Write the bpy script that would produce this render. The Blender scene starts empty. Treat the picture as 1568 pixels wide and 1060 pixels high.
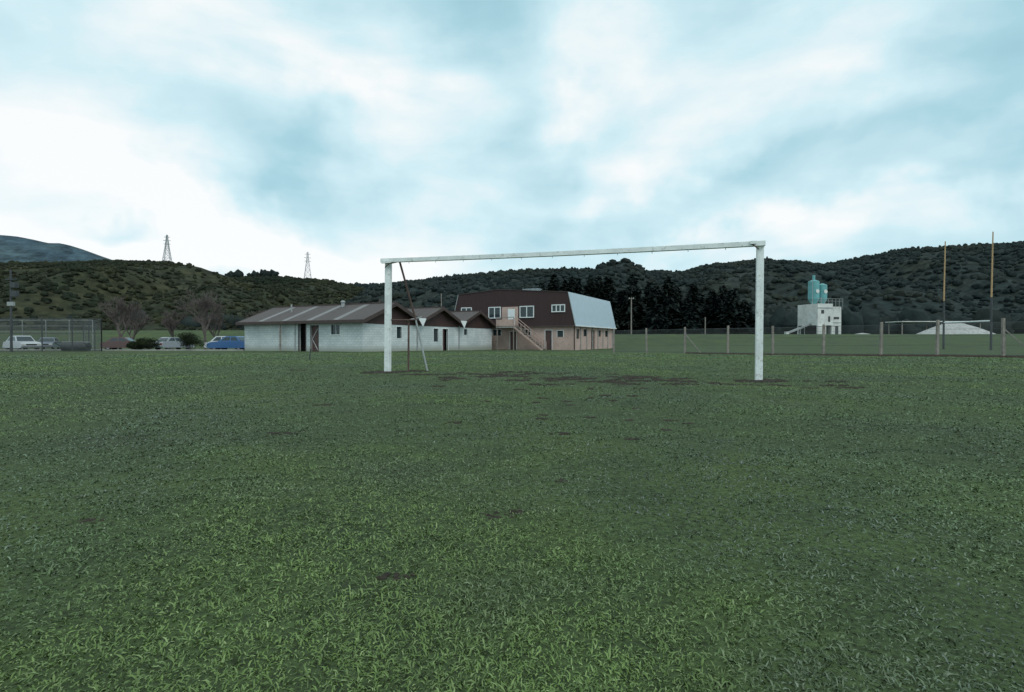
import bpy, math, random
import numpy as np
from mathutils import Vector, Matrix, noise as mnoise
random.seed(7); rng=np.random.default_rng(11)
S=bpy.context.scene
S.view_settings.view_transform='Standard'; S.view_settings.look='None'; S.view_settings.exposure=0
def link(o): S.collection.objects.link(o); return o
def sm(t):
    t=np.clip(t,0,1); return t*t*(3-2*t)
_tab=np.random.default_rng(3).random((256,256))
def vnoise(x,y,s,o=0):
    x=x*s+o*17.3; y=y*s+o*9.7; xi=np.floor(x).astype(int); yi=np.floor(y).astype(int); fx=x-xi; fy=y-yi; fx=fx*fx*(3-2*fx); fy=fy*fy*(3-2*fy)
    t=lambda a,b:_tab[a%256,b%256]
    return (t(xi,yi)*(1-fx)+t(xi+1,yi)*fx)*(1-fy)+(t(xi,yi+1)*(1-fx)+t(xi+1,yi+1)*fx)*fy
def fbm(x,y,s,n=4,o=0):
    v=0;a=1;tt=0
    for k in range(n): v=v+a*vnoise(x,y,s*2.03**k,o+k); tt+=a; a*=.55
    return v/tt
# ---------------------------------------------------------------- terrain
def gz(x,y):
    x=np.asarray(x,float); y=np.asarray(y,float)
    base=-0.2*sm((y-12)/30)-0.15*sm((y-42)/18)
    sd=(x-9.18)*.697+(y-36)*.719
    left=sm((y-74)/24)*(2.95-0.7*sm((x+20)/40))
    right=sm((sd-32)/55)*2.15*sm((x+5)/20)
    und=0.012*np.sin(x*.9+1)*np.cos(y*.7)+0.01*np.sin(x*2.3+y*1.7)
    return base+np.maximum(left,right)+und
def G(x,y): return float(gz(x,y))
# ---------------------------------------------------------------- materials
def newmat(name):
    m=bpy.data.materials.new(name); m.use_nodes=True
    nt=m.node_tree; b=nt.nodes['Principled BSDF']; return m,nt,b
def ramp(nt,stops,interp='LINEAR'):
    r=nt.nodes.new('ShaderNodeValToRGB'); cr=r.color_ramp; cr.interpolation=interp
    while len(cr.elements)<len(stops): cr.elements.new(0.5)
    for e,(p,c) in zip(cr.elements,stops): e.position=p; e.color=(*c,1) if len(c)==3 else c
    return r
def noise(nt,scale,detail=4,rough=.55,vec=None,coord='Object'):
    n=nt.nodes.new('ShaderNodeTexNoise'); n.inputs['Scale'].default_value=scale
    n.inputs['Detail'].default_value=detail; n.inputs['Roughness'].default_value=rough
    if vec is None:
        tc=nt.nodes.new('ShaderNodeTexCoord'); vec=tc.outputs[coord]
    nt.links.new(vec,n.inputs['Vector']); return n
def mixc(nt,a,b,fac,mode='MIX'):
    m=nt.nodes.new('ShaderNodeMix'); m.data_type='RGBA'; m.blend_type=mode
    for s,v in ((6,a),(7,b),(0,fac)):
        if hasattr(v,'links'): nt.links.new(v,m.inputs[s])
        else: m.inputs[s].default_value=(*v,1) if isinstance(v,tuple) else v
    return m.outputs[2]
def bump(nt,b,h,strength=.3,dist=.02):
    bp=nt.nodes.new('ShaderNodeBump'); bp.inputs['Strength'].default_value=strength; bp.inputs['Distance'].default_value=dist
    nt.links.new(h,bp.inputs['Height']); nt.links.new(bp.outputs[0],b.inputs['Normal'])
def simple(name,c,rough=.6,var=.25,scale=3,metal=0,dirt=None,spec=.5):
    m,nt,b=newmat(name)
    n=noise(nt,scale,4,.65)
    d=tuple(v*(1-var) for v in c); l=tuple(min(1,v*(1+var*.6)) for v in c)
    r=ramp(nt,[(.3,d),(.7,l)]); nt.links.new(n.outputs[0],r.inputs[0])
    out=r.outputs[0]
    if dirt:
        n2=noise(nt,scale*2.7,6,.7); r2=ramp(nt,[(.55,(0,0,0)),(.68,(1,1,1))]); nt.links.new(n2.outputs[0],r2.inputs[0])
        out=mixc(nt,out,dirt,r2.outputs[0])
    nt.links.new(out,b.inputs['Base Color']); b.inputs['Roughness'].default_value=rough; b.inputs['Metallic'].default_value=metal
    b.inputs['Specular IOR Level'].default_value=spec
    bump(nt,b,n.outputs[0],.2,.01)
    return m
M={}
M['white']=simple('white_paint',(.80,.84,.82),.5,.16,5,dirt=(.46,.46,.42))
M['whitetrim']=simple('white_trim',(.75,.78,.78),.5,.1,5)
M['brown']=simple('brown_cladding',(.055,.027,.025),.7,.3,1.2)
M['fascia']=simple('brown_fascia',(.065,.042,.038),.6,.3,2)
M['pink']=simple('pink_render',(.50,.36,.31),.8,.2,1.0,dirt=(.36,.27,.24))
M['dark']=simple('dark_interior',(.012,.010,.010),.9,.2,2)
M['door']=simple('brown_door',(.09,.05,.045),.6,.3,3)
M['rust']=simple('rusty_steel',(.10,.06,.05),.7,.4,8)
M['darksteel']=simple('dark_steel',(.05,.055,.06),.6,.3,4)
M['galv']=simple('galvanised_steel',(.33,.35,.35),.5,.2,3,metal=.1)
M['skylight']=simple('roof_skylight',(.17,.165,.16),.5,.2,3)
M['pylon']=simple('pylon_steel',(.36,.40,.41),.7,.2,1)
M['concrete']=simple('concrete',(.34,.34,.31),.85,.3,3,dirt=(.16,.15,.13))
M['timber']=simple('weathered_timber',(.27,.24,.21),.9,.35,5)
M['teal']=simple('teal_paint',(.13,.37,.38),.55,.2,1,dirt=(.22,.34,.34))
M['silowhite']=simple('silo_cladding',(.66,.67,.64),.7,.2,.6,dirt=(.46,.45,.42))
M['yellow']=simple('yellow_paint',(.46,.30,.15),.6,.2,4)
M['gravel']=simple('gravel',(.42,.42,.40),.95,.35,2)
M['asphalt']=simple('asphalt',(.13,.135,.13),.9,.3,.4)
M['rubber']=simple('rubber',(.02,.02,.02),.9,.2,4)
M['chrome']=simple('chrome',(.5,.5,.5),.25,.1,4,metal=.9)
M['bark']=simple('bark',(.12,.10,.09),.95,.35,6)
M['redlamp']=simple('tail_lamp',(.3,.02,.02),.3,.1,4)
M['lamp']=simple('head_lamp',(.6,.6,.55),.2,.1,4)
M['mud']=simple('mud',(.042,.035,.026),.9,.5,20,spec=.2)
def paint(n,c): return simple(n,c,.28,.06,3)
m,nt,b=newmat('window_glass'); b.inputs['Base Color'].default_value=(.03,.045,.05,1); b.inputs['Roughness'].default_value=.08; M['glass']=m
m,nt,b=newmat('painted_block')
tc=nt.nodes.new('ShaderNodeTexCoord'); sp=nt.nodes.new('ShaderNodeSeparateXYZ'); nt.links.new(tc.outputs['Object'],sp.inputs[0])
ad=nt.nodes.new('ShaderNodeMath'); nt.links.new(sp.outputs[0],ad.inputs[0]); nt.links.new(sp.outputs[1],ad.inputs[1])
cb=nt.nodes.new('ShaderNodeCombineXYZ'); nt.links.new(ad.outputs[0],cb.inputs[0]); nt.links.new(sp.outputs[2],cb.inputs[1])
br=nt.nodes.new('ShaderNodeTexBrick'); nt.links.new(cb.outputs[0],br.inputs['Vector'])
br.inputs['Color1'].default_value=(.72,.75,.74,1); br.inputs['Color2'].default_value=(.62,.66,.66,1); br.inputs['Mortar'].default_value=(.46,.50,.51,1)
br.inputs['Scale'].default_value=1; br.inputs['Mortar Size'].default_value=.014; br.inputs['Brick Width'].default_value=.4; br.inputs['Row Height'].default_value=.2
n=noise(nt,.6,6,.7); r=ramp(nt,[(.3,(.70,.73,.74)),(.65,(1,1,1))]); nt.links.new(n.outputs[0],r.inputs[0])
c=mixc(nt,br.outputs[0],r.outputs[0],1.0,'MULTIPLY')
mr=nt.nodes.new('ShaderNodeMapRange'); nt.links.new(sp.outputs[2],mr.inputs[0]); mr.inputs[1].default_value=.35; mr.inputs[2].default_value=-.15; 
c=mixc(nt,c,(.32,.34,.29),mr.outputs[0])
nt.links.new(c,b.inputs['Base Color']); b.inputs['Roughness'].default_value=.8; M['block']=m
def corr(name,c,axis,scale,rough=.5,metal=0.,dirt=(.1,.06,.05),amt=.5):
    m,nt,b=newmat(name)
    tc=nt.nodes.new('ShaderNodeTexCoord')
    w=nt.nodes.new('ShaderNodeTexWave'); w.bands_direction=axis; w.inputs['Scale'].default_value=scale; nt.links.new(tc.outputs['Object'],w.inputs['Vector'])
    mp=nt.nodes.new('ShaderNodeMapping'); mp.inputs['Scale'].default_value=(1,.15,1) if axis=='X' else (.15,1,.4); nt.links.new(tc.outputs['Object'],mp.inputs[0])
    n=noise(nt,1.5,6,.7,mp.outputs[0]); r=ramp(nt,[(.35,c),(.7,tuple(v*.6+d*.4 for v,d in zip(c,dirt)))]); nt.links.new(n.outputs[0],r.inputs[0])
    c2=mixc(nt,r.outputs[0],tuple(v*.55 for v in c),w.outputs[1]); 
    mm=c2.node; 
    ml=nt.nodes.new('ShaderNodeMath'); ml.operation='MULTIPLY'; ml.inputs[1].default_value=amt; nt.links.new(w.outputs[1],ml.inputs[0]); nt.links.new(ml.outputs[0],mm.inputs[0])
    nt.links.new(c2,b.inputs['Base Color']); b.inputs['Roughness'].default_value=rough; b.inputs['Metallic'].default_value=metal
    bump(nt,b,w.outputs[1],.5,.03); return m
M['roof']=corr('corrugated_roof',(.078,.064,.060),'Y',1.6,.75,0,(.15,.12,.105))
M['metalroof']=corr('pale_metal_roof',(.44,.55,.62),'X',1.3,.4,.0,(.3,.36,.4),.25)  # pale blue-grey of the reflected sky is put into the base colour
M['cladding']=corr('brown_board_cladding',(.052,.026,.026),'Y',1.6,.8,0,(.028,.018,.018),.35)
def wiremesh(name,al,c):
    m,nt,b=newmat(name); b.inputs['Base Color'].default_value=(*c,1); b.inputs['Roughness'].default_value=.6
    n=noise(nt,1.2,3); r=ramp(nt,[(.3,(al*.6,)*3),(.7,(al*1.3,)*3)]); nt.links.new(n.outputs[0],r.inputs[0]); nt.links.new(r.outputs[0],b.inputs['Alpha']); return m
M['chain']=wiremesh('chain_link',.13,(.2,.21,.21)); M['chain2']=wiremesh('chain_link_dark',.26,(.09,.10,.10))
def madd_nt(nt,a,b2,op='ADD'):
    q=nt.nodes.new('ShaderNodeMath'); q.operation=op
    for i,v in enumerate((a,b2)):
        if hasattr(v,'links'): nt.links.new(v,q.inputs[i])
        else: q.inputs[i].default_value=v
    return q.outputs[0]
m,nt,b=newmat('field_grass')
geo=nt.nodes.new('ShaderNodeNewGeometry'); vec=geo.outputs['Position']
n1=noise(nt,.4,3,.6,vec); r1=ramp(nt,[(.34,(.044,.066,.028)),(.5,(.050,.079,.027)),(.66,(.062,.092,.025))]); nt.links.new(n1.outputs[0],r1.inputs[0])
n2=noise(nt,2.6,3,.6,vec); r2=ramp(nt,[(.32,(.8,.81,.84)),(.7,(1.18,1.16,1.1))]); nt.links.new(n2.outputs[0],r2.inputs[0]); c=mixc(nt,r1.outputs[0],r2.outputs[0],1.,'MULTIPLY')
nb=noise(nt,45,3,.7,vec); rb=ramp(nt,[(.35,(.5,.5,.5)),(.65,(1.4,1.4,1.35))]); nt.links.new(nb.outputs[0],rb.inputs[0]); c=mixc(nt,c,rb.outputs[0],1.,'MULTIPLY')
nt.links.new(c,b.inputs['Base Color']); b.inputs['Roughness'].default_value=.9; b.inputs['Specular IOR Level'].default_value=.25
bump(nt,b,nb.outputs[0],.6,.03)
M['ground']=m
m,nt,b=newmat('grass_blade')
at=nt.nodes.new('ShaderNodeAttribute'); at.attribute_name='tint'; nt.links.new(at.outputs['Color'],b.inputs['Base Color'])
b.inputs['Roughness'].default_value=.5; b.inputs['Specular IOR Level'].default_value=.4
M['blade']=m
def foliage(name,dk,md,lt,s1,s2,rough=.9,lo=.4,hi=1.6):
    m,nt,b=newmat(name); geo=nt.nodes.new('ShaderNodeNewGeometry'); vec=geo.outputs['Position']
    n1=noise(nt,s1,4,.65,vec); n2=noise(nt,s2,3,.7,vec)
    r=ramp(nt,[(.3,dk),(.5,md),(.7,lt)]); nt.links.new(n1.outputs[0],r.inputs[0])
    r2=ramp(nt,[(.3,(lo,lo,lo)),(.7,(hi,hi,hi*.96))]); nt.links.new(n2.outputs[0],r2.inputs[0])
    c=mixc(nt,r.outputs[0],r2.outputs[0],1.,'MULTIPLY'); nt.links.new(c,b.inputs['Base Color']); b.inputs['Roughness'].default_value=rough; b.inputs['Specular IOR Level'].default_value=.1
    return m
M['hill']=foliage('hill_scrub',(.018,.027,.029),(.023,.032,.030),(.032,.038,.029),.015,.25)  # slight bluish distance haze mixed into the scrub colours
M['hilltree']=foliage('hill_bush_foliage',(.018,.027,.029),(.022,.031,.030),(.031,.037,.029),.012,.2,lo=.55,hi=1.4)  # bush colours carry the same painted bluish haze as the scrub
M['hillL']=foliage('hill_scrub_dry',(.018,.025,.018),(.029,.034,.020),(.050,.049,.026),.02,.25)
M['hilltreeL']=foliage('hill_bush_foliage_dry',(.014,.021,.015),(.023,.029,.018),(.045,.044,.021),.025,.25,lo=.5,hi=1.45)
M['farhill']=foliage('far_hill',(.035,.062,.085),(.05,.08,.10),(.08,.11,.115),.004,.03)  # blue aerial haze is put into these base colours
M['pine']=foliage('pine_foliage',(.013,.021,.021),(.016,.024,.022),(.022,.031,.026),.1,.8)  # pine greens shifted towards the hill colour, distance haze painted in
M['shrub']=foliage('shrub_foliage',(.010,.016,.010),(.018,.026,.014),(.035,.045,.02),1.2,6)
# ---------------------------------------------------------------- mesh builder
class MB:
    def __init__(s): s.v=[]; s.f=[]; s.mi=[]; s.mats=[]
    def m(s,mat):
        if mat not in s.mats: s.mats.append(mat)
        return s.mats.index(mat)
    def poly(s,pts,mat,faces=None):
        o=len(s.v); s.v+= [tuple(p) for p in pts]
        for f in (faces or [tuple(range(len(pts)))]): s.f.append(tuple(o+i for i in f)); s.mi.append(s.m(mat))
    def box(s,x0,x1,y0,y1,z0,z1,mat):
        s.poly([(x0,y0,z0),(x1,y0,z0),(x1,y1,z0),(x0,y1,z0),(x0,y0,z1),(x1,y0,z1),(x1,y1,z1),(x0,y1,z1)],mat,
          [(0,3,2,1),(4,5,6,7),(0,1,5,4),(1,2,6,5),(2,3,7,6),(3,0,4,7)])
    def beam(s,a,b,r,mat,r2=None,n=4,cap=True):
        a=Vector(a); b=Vector(b); d=(b-a); 
        if d.length<1e-6: return
        d.normalize(); r2=r if r2 is None else r2
        up=Vector((0,0,1)) if abs(d.z)<.95 else Vector((0,1,0)); u=d.cross(up).normalized(); w=u.cross(d)
        o=math.pi/4 if n==4 else 0
        P=[a+(u*math.cos(o+2*math.pi*i/n)+w*math.sin(o+2*math.pi*i/n))*r for i in range(n)]+[b+(u*math.cos(o+2*math.pi*i/n)+w*math.sin(o+2*math.pi*i/n))*r2 for i in range(n)]
        F=[(i,(i+1)%n,n+(i+1)%n,n+i) for i in range(n)]
        if cap: F+=[tuple(range(n))[::-1],tuple(range(n,2*n))]
        s.poly(P,mat,F)
    def prism(s,prof,x0,x1,mat,axis='X',ends=None):
        n=len(prof)
        f=(lambda t,p:(t,p[0],p[1])) if axis=='X' else (lambda t,p:(p[0],t,p[1]))
        s.poly([f(x0,p) for p in prof]+[f(x1,p) for p in prof],mat,[(i,(i+1)%n,n+(i+1)%n,n+i) for i in range(n)])
        s.poly([f(x0,p) for p in prof][::-1],ends or mat); s.poly([f(x1,p) for p in prof],ends or mat)
    def obj(s,name,parent=None,bevel=0,smooth=False):
        me=bpy.data.meshes.new(name); me.from_pydata(s.v,[],s.f)
        for mt in s.mats: me.materials.append(mt)
        me.polygons.foreach_set('material_index',s.mi)
        if smooth: me.polygons.foreach_set('use_smooth',[True]*len(s.f))
        me.update(); o=link(bpy.data.objects.new(name,me)); 
        if parent: o.parent=parent
        if bevel:
            b=o.modifiers.new('b','BEVEL'); b.width=bevel; b.segments=2; b.limit_method='ANGLE'
        return o
def empty(name,loc=(0,0,0),rz=0):
    e=link(bpy.data.objects.new(name,None)); e.location=loc; e.rotation_euler=(0,0,rz); return e
def npmesh(name,V,F,mat,tint=None,smooth=False):
    me=bpy.data.meshes.new(name); me.vertices.add(len(V)); me.vertices.foreach_set('co',V.astype(np.float32).ravel())
    loops=np.concatenate([f.ravel() for f in F]); me.loops.add(len(loops)); me.loops.foreach_set('vertex_index',loops.astype(np.int32))
    tot=np.concatenate([np.full(len(f),f.shape[1]) for f in F]); st=np.concatenate([[0],np.cumsum(tot)[:-1]])
    me.polygons.add(len(tot)); me.polygons.foreach_set('loop_start',st.astype(np.int32)); me.polygons.foreach_set('loop_total',tot.astype(np.int32))
    if smooth: me.polygons.foreach_set('use_smooth',np.ones(len(tot),bool))
    me.materials.append(mat); me.update(calc_edges=True)
    if tint is not None:
        a=me.attributes.new('tint','FLOAT_COLOR','POINT'); a.data.foreach_set('color',tint.astype(np.float32).ravel())
    return link(bpy.data.objects.new(name,me))
# ---------------------------------------------------------------- ground sheet
tx=np.linspace(-1,1,521); xs=np.sinh(tx*7.2)/np.sinh(7.2)*3000
ty=np.linspace(0,1,420); ys=-30+np.sinh(ty*5.6)/np.sinh(5.6)*3500
X,Y=np.meshgrid(xs,ys); Z=gz(X,Y)
V=np.stack([X.ravel(),Y.ravel(),Z.ravel()],1); nx=len(xs); ny=len(ys)
i=np.arange(nx-1)[None,:]+nx*np.arange(ny-1)[:,None]; i=i.ravel()
ground=npmesh('ground',V,[np.stack([i,i+1,i+nx+1,i+nx],1)],M['ground'],smooth=True)
# ---------------------------------------------------------------- mud
pr_=random.Random(5)
posts=[(-2.69,11.3,.5,.36),(4.27,9.05,.42,.28),(-2.05,11.6,.2,.12)]
patches=list(posts)
spots=[(-.05,2.05,.07,.045),(-.33,1.48,.07,.035),(.02,2.1,.03,.03),(-1.67,3.8,.12,.05),(-2.0,5.6,.14,.06),(-1.6,2.0,.05,.03),(.25,2.6,.04,.03)]
for k in range(85):
    a_=pr_.gauss(.9,1.6); y_=9.5-(a_-.9)*.32+pr_.gauss(0,.7); s_=pr_.uniform(.05,.24); spots.append((a_,y_,s_*1.3,s_*.7))
for k in range(26):
    y_=pr_.uniform(3.0,8.5); x_=.8+pr_.gauss(0,.6); s_=pr_.uniform(.02,.045)*(1+.1*y_); spots.append((x_,y_,s_*1.2,s_*.8))
q=MB()
for k,(x,y,rx,ry) in enumerate(patches):
    n=20; ph=[pr_.uniform(0,6.28) for _ in range(3)]; P=[(x,y,G(x,y)+.02)]
    for j in range(n):
        a_=2*math.pi*j/n; w_=1+.2*math.sin(2*a_+ph[0])+.2*math.sin(3*a_+ph[1])+.16*math.sin(5*a_+ph[2]); xx=x+math.cos(a_)*rx*w_; yy=y+math.sin(a_)*ry*w_; P.append((xx,yy,G(xx,yy)-.004))
    q.poly(P,M['mud'],[(0,1+j,1+(j+1)%n) for j in range(n)])
q.obj('mud_patches')
# ---------------------------------------------------------------- grass blades (one object)
NC=70000; K=9; pw=2.5
u=rng.random(NC); r=(.6**(1/pw)+(40**(1/pw)-.6**(1/pw))*u)**pw; th=(rng.random(NC)*2-1)*.93
cx=r*np.sin(th); cy=r*np.cos(th); cr=rng.random(NC)
track=np.maximum(np.exp(-((cx-.45-.06*cy)/(.14+.02*cy))**2),np.exp(-((cx-1.15-.02*cy)/(.12+.02*cy))**2))*(cy<9.5); mouth=np.exp(-(((cx-.9)/2.6)**2+((cy-9.4+(cx-.9)*.32)/1.0)**2))
patchn=fbm(cx,cy,1.6,3,4)
wear=np.clip(track*.55+mouth*.75,0,1)*np.clip((patchn-.3)*3,0,1)
kp=rng.random(NC)>wear*.7; r,cx,cy,cr,wear=r[kp],cx[kp],cy[kp],cr[kp],wear[kp]; NC=len(r)
n1=fbm(cx,cy,.55,4,1); n2=fbm(cx,cy,3.2,3,2); n3=fbm(cx,cy,1.1,3,6); n4=fbm(cx,cy,9.,2,9)
def lerp(a,b,t): return a+(b-a)*t[:,None]
cA=np.array([.074,.116,.054]); cB=np.array([.084,.138,.046]); cC=np.array([.104,.166,.040])
t_=np.clip((n1-.32)/.36,0,1)
col=np.where((t_<.5)[:,None],lerp(cA,cB,t_*2),lerp(cB,cC,(t_*2-1))); 
col=lerp(col,np.array([.086,.106,.080])[None,:],np.clip(wear*.9+np.clip((n3-.55)*3,0,.4)*(r<9),0,1))
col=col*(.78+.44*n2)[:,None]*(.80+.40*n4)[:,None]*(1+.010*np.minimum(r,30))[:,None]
wr=np.repeat(wear,K); col=np.repeat(col,K,0)
cx=np.repeat(cx,K); cy=np.repeat(cy,K); rr=np.repeat(r,K); N=NC*K
csz=np.repeat(.55+.75*cr**1.5,K)*(1-.4*wr)
ang=rng.random(N)*2*math.pi; sp_=(.003+.034*rng.random(N))*(1+.22*rr)
px=cx+np.cos(ang)*sp_; py=cy+np.sin(ang)*sp_
keep=np.ones(N,bool)
for (x,y,rx,ry) in patches+spots:
    keep&=~((((px-x)/rx)**2+((py-y)/ry)**2<.8)&(rng.random(N)<.85))
px,py,rr,ang,csz,col=px[keep],py[keep],rr[keep],ang[keep],csz[keep],col[keep]; N=len(px)
rnd=rng.random(N); mul=np.stack([np.interp(rnd,[0,.45,.8,.95,1],v_) for v_ in ([.6,1.,1.25,1.6,2.2],[.62,1.,1.2,1.4,1.85],[.65,1.,1.35,2.1,3.0])],1)  # brightest random blades get bluish specular glints painted into their tint
col=np.clip(col*mul,0,.5)
pz=gz(px,py)
dirs=ang+rng.normal(0,1.0,N); L=(.006+.015*rng.random(N)**1.5)*csz*(1+.030*rr); W=(.0006+.0008*rng.random(N))*(1+.50*rr)
t1=np.radians(25+45*rng.random(N)); t2=t1+np.radians(20+45*rng.random(N))
dx,dy=np.cos(dirs),np.sin(dirs); sx,sy=-dy,dx
tw=rng.normal(0,.5,N)
p0=np.stack([px,py,pz-.002],1); d1=np.stack([dx*np.sin(t1),dy*np.sin(t1),np.cos(t1)],1); d2=np.stack([dx*np.sin(t2),dy*np.sin(t2),np.maximum(np.cos(t2),-.1)],1)
sv=np.stack([sx*np.cos(tw),sy*np.cos(tw),np.sin(tw)],1)*W[:,None]
p1=p0+d1*(L*.55)[:,None]; p2=p1+d2*(L*.6)[:,None]
V=np.stack([p0-sv*.8,p0+sv*.8,p1+sv,p1-sv,p2],1).reshape(-1,3)
b0=np.arange(N)*5
tint=np.repeat(np.concatenate([col,np.ones((N,1))],1),5,0)
grass=npmesh('grass',V,[np.stack([b0,b0+1,b0+2,b0+3],1),np.stack([b0+3,b0+2,b0+4],1)],M['blade'],tint=tint)
mb=MB()
def clod(x,y,s):
    z=G(x,y); n=6
    pts=[(x,y,z+s*.5*random.uniform(.6,1.2))]
    for k in range(n):
        a=2*math.pi*k/n; q=s*random.uniform(.6,1.3); pts.append((x+math.cos(a)*q,y+math.sin(a)*q,z+s*.3*random.random()))
    for k in range(n):
        a=2*math.pi*k/n; q=s*1.4; pts.append((x+math.cos(a)*q,y+math.sin(a)*q,z-.02))
    F=[(0,1+k,1+(k+1)%n) for k in range(n)]+[(1+k,1+n+k,1+n+(k+1)%n,1+(k+1)%n) for k in range(n)]
    mb.poly(pts,M['mud'],F)
for (x,y,rx,ry) in patches:
    for _ in range(110):
        a=random.random()*6.28; q=math.sqrt(random.random())*1.05; clod(x+math.cos(a)*q*rx,y+math.sin(a)*q*ry,.04*random.uniform(.4,1.3))
for (x,y,rx,ry) in spots:
    for _ in range(int(10+rx*110)):
        a=random.random()*6.28; q=math.sqrt(random.random())*.95; clod(x+math.cos(a)*q*rx,y+math.sin(a)*q*ry,min(.034,.0045+.003*y)*random.uniform(.4,1.3))
mb.obj('mud_clods')
# ---------------------------------------------------------------- football goal
goal=empty('football_goal')
PL=Vector((-2.69,11.40,0)); PR=Vector((4.27,9.13,0)); dv=(PR-PL).normalized(); ang=math.atan2(dv.y,dv.x); nrm=Vector((-dv.y,dv.x,0))
def post(name,base,h,w,topoff=(0,0)):
    q=MB(); c,s=math.cos(ang),math.sin(ang); P=[]
    for z,ox in ((-.15,0),(h,1)):
        for ix,iy in ((-1,-1),(1,-1),(1,1),(-1,1)):
            lx,ly=ix*w/2+ox*topoff[0],iy*w/2+ox*topoff[1]; P.append((base.x+lx*c-ly*s,base.y+lx*s+ly*c,z))
    q.poly(P,M['white'],[(0,3,2,1),(4,5,6,7),(0,1,5,4),(1,2,6,5),(2,3,7,6),(3,0,4,7)]); return q.obj(name,goal,bevel=.01)
post('post_1',PL,2.37,.115,(.03,0)); post('post_2',PR,2.365,.115,(.015,0))
q=MB(); a=PL+Vector((0,0,2.40)); b2=PR+Vector((0,0,2.345))
nseg=10; bw=.05
def cp(t): 
    p=a.lerp(b2,t) - dv*.10*(1-t) + dv*.085*t; p=p+Vector((0,0,-.02*math.sin(math.pi*t))); return p
for k in range(nseg):
    t0,t1_=k/nseg,(k+1)/nseg
    pa,pb=cp(t0),cp(t1_); P=[]
    for p in (pa,pb):
        for i_,j_ in ((-1,-1),(1,-1),(1,1),(-1,1)): P.append(p+nrm*(-.065)+nrm*i_*bw+Vector((0,0,j_*.04)))
    F=[(0,1,5,4),(1,2,6,5),(2,3,7,6),(3,0,4,7)]
    if k==0: F.append((3,2,1,0))
    if k==nseg-1: F.append((4,5,6,7))
    q.poly(P,M['white'],F)
q.obj('crossbar',goal)
q=MB()
for B,sg in ((PL,1),(PR,-1)):
    p=B+Vector((0,0,2.36))-nrm*.125
    q.beam(p-dv*.06,p+dv*sg*.16,.035,M['white']); q.beam(p+dv*sg*.02-Vector((0,0,.12)),p+dv*sg*.15,.012,M['rust'])
for k in range(1,12):
    p=cp(k/12)-Vector((0,0,.04)); q.beam(p,p-Vector((0,0,.025)),.006,M['rust'])
q.obj('brackets',goal)
q=MB()
T=PL+dv*.30+Vector((0,0,2.38))
q.beam(PL+dv*.05+Vector((0,0,2.34)),T,.014,M['galv'],n=6)
q.beam(T,(-2.12,11.6,1.16),.022,M['rust'],n=6); q.beam((-2.12,11.6,1.16),(-1.84,11.62,-.1),.02,M['galv'],n=6)
q.beam((-2.27,11.6,1.12),(-2.28,11.6,-.1),.022,M['rust'],n=6)
q.beam(PL+Vector((0.05,0,1.13)),(-2.10,11.6,1.14),.016,M['rust'],n=6)
q.beam((-2.3,11.6,1.13),(-1.98,11.6,1.2),.016,M['galv'],n=6)
q.obj('net_stay',goal)
# small stake left of the goal
q=MB(); zz=G(-7.6,19.8); q.beam((-7.6,19.8,zz-.1),(-7.56,19.8,zz+.42),.022,M['darksteel'],n=6); q.beam((-7.56,19.8,zz+.42),(-7.56,19.8,zz+.47),.035,M['timber'],n=6); q.obj('corner_stake')
# ---------------------------------------------------------------- buildings
VA=math.atan2(.893,.449)
def openings_wall(q,L0,L1,z0,z1,ops,th,fn,mat):
    cur=L0
    for t0,t1,a0,a1 in sorted(ops):
        if t0>cur: fn(cur,t0,z0,z1,0,th,mat)
        if a0>z0: fn(t0,t1,z0,a0,0,th,mat)
        if a1<z1: fn(t0,t1,a1,z1,0,th,mat)
        cur=t1
    if cur<L1: fn(cur,L1,z0,z1,0,th,mat)
club=empty('clubroom_building',(-11.9,42,0),VA)
q=MB(); Z0=-.5; ZT=2.32; LX=21.3; LY=13.9
opA=[(2.4,3.4,1.2,2.02),(4.85,5.65,-.25,1.9),(6.3,7.1,-.25,2.15)]
opB=[(4.2,4.9,.9,1.9),(9.7,10.5,.6,1.85),(11.2,12.2,-.35,1.85),(15.2,15.9,1.3,1.9)]
fA=lambda t0,t1,z0,z1,d0,d1,m:q.box(d0,d1,t0,t1,z0,z1,m)
openings_wall(q,.2,LY,Z0,ZT,opA,.2,fA,M['block']); openings_wall(q,0,LX,Z0,ZT,opB,.2,lambda t0,t1,z0,z1,d0,d1,m:q.box(t0,t1,d0,d1-.001,z0,z1,m),M['block'])
q.box(0.003,LX,LY,LY+.2,Z0,ZT,M['block']); q.box(LX-.2,LX,.2,LY,Z0,ZT-.002,M['block'])
q.obj('walls',club)
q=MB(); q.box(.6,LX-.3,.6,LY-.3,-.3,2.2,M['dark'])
q.box(.1,.13,2.4,3.4,1.2,2.02,M['glass']); q.box(.1,.14,4.85,5.65,-.4,1.9,M['door'])
q.box(9.7,10.5,.1,.13,.6,1.85,M['glass']); q.box(4.2,4.9,.1,.13,.9,1.9,M['glass']); q.box(15.2,15.9,.1,.13,1.3,1.9,M['glass']); q.box(11.2,11.7,.12,.15,-.4,1.85,M['door'])
q.obj('doors_and_glass',club)
q=MB(); w=.07
for t0,t1,a0,a1 in opA:
    for bx in ((t0-w,t0,a0,a1),(t1,t1+w,a0,a1),(t0-w,t1+w,a1,a1+w)): q.box(-.03,.05,bx[0],bx[1],bx[2],bx[3],M['whitetrim'] if a0>0 else M['fascia'])
    if a0>0: q.box(-.06,.05,t0-w,t1+w,a0-w,a0,M['whitetrim']); q.box(.06,.1,(t0+t1)/2-.02,(t0+t1)/2+.02,a0,a1,M['whitetrim'])
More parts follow.
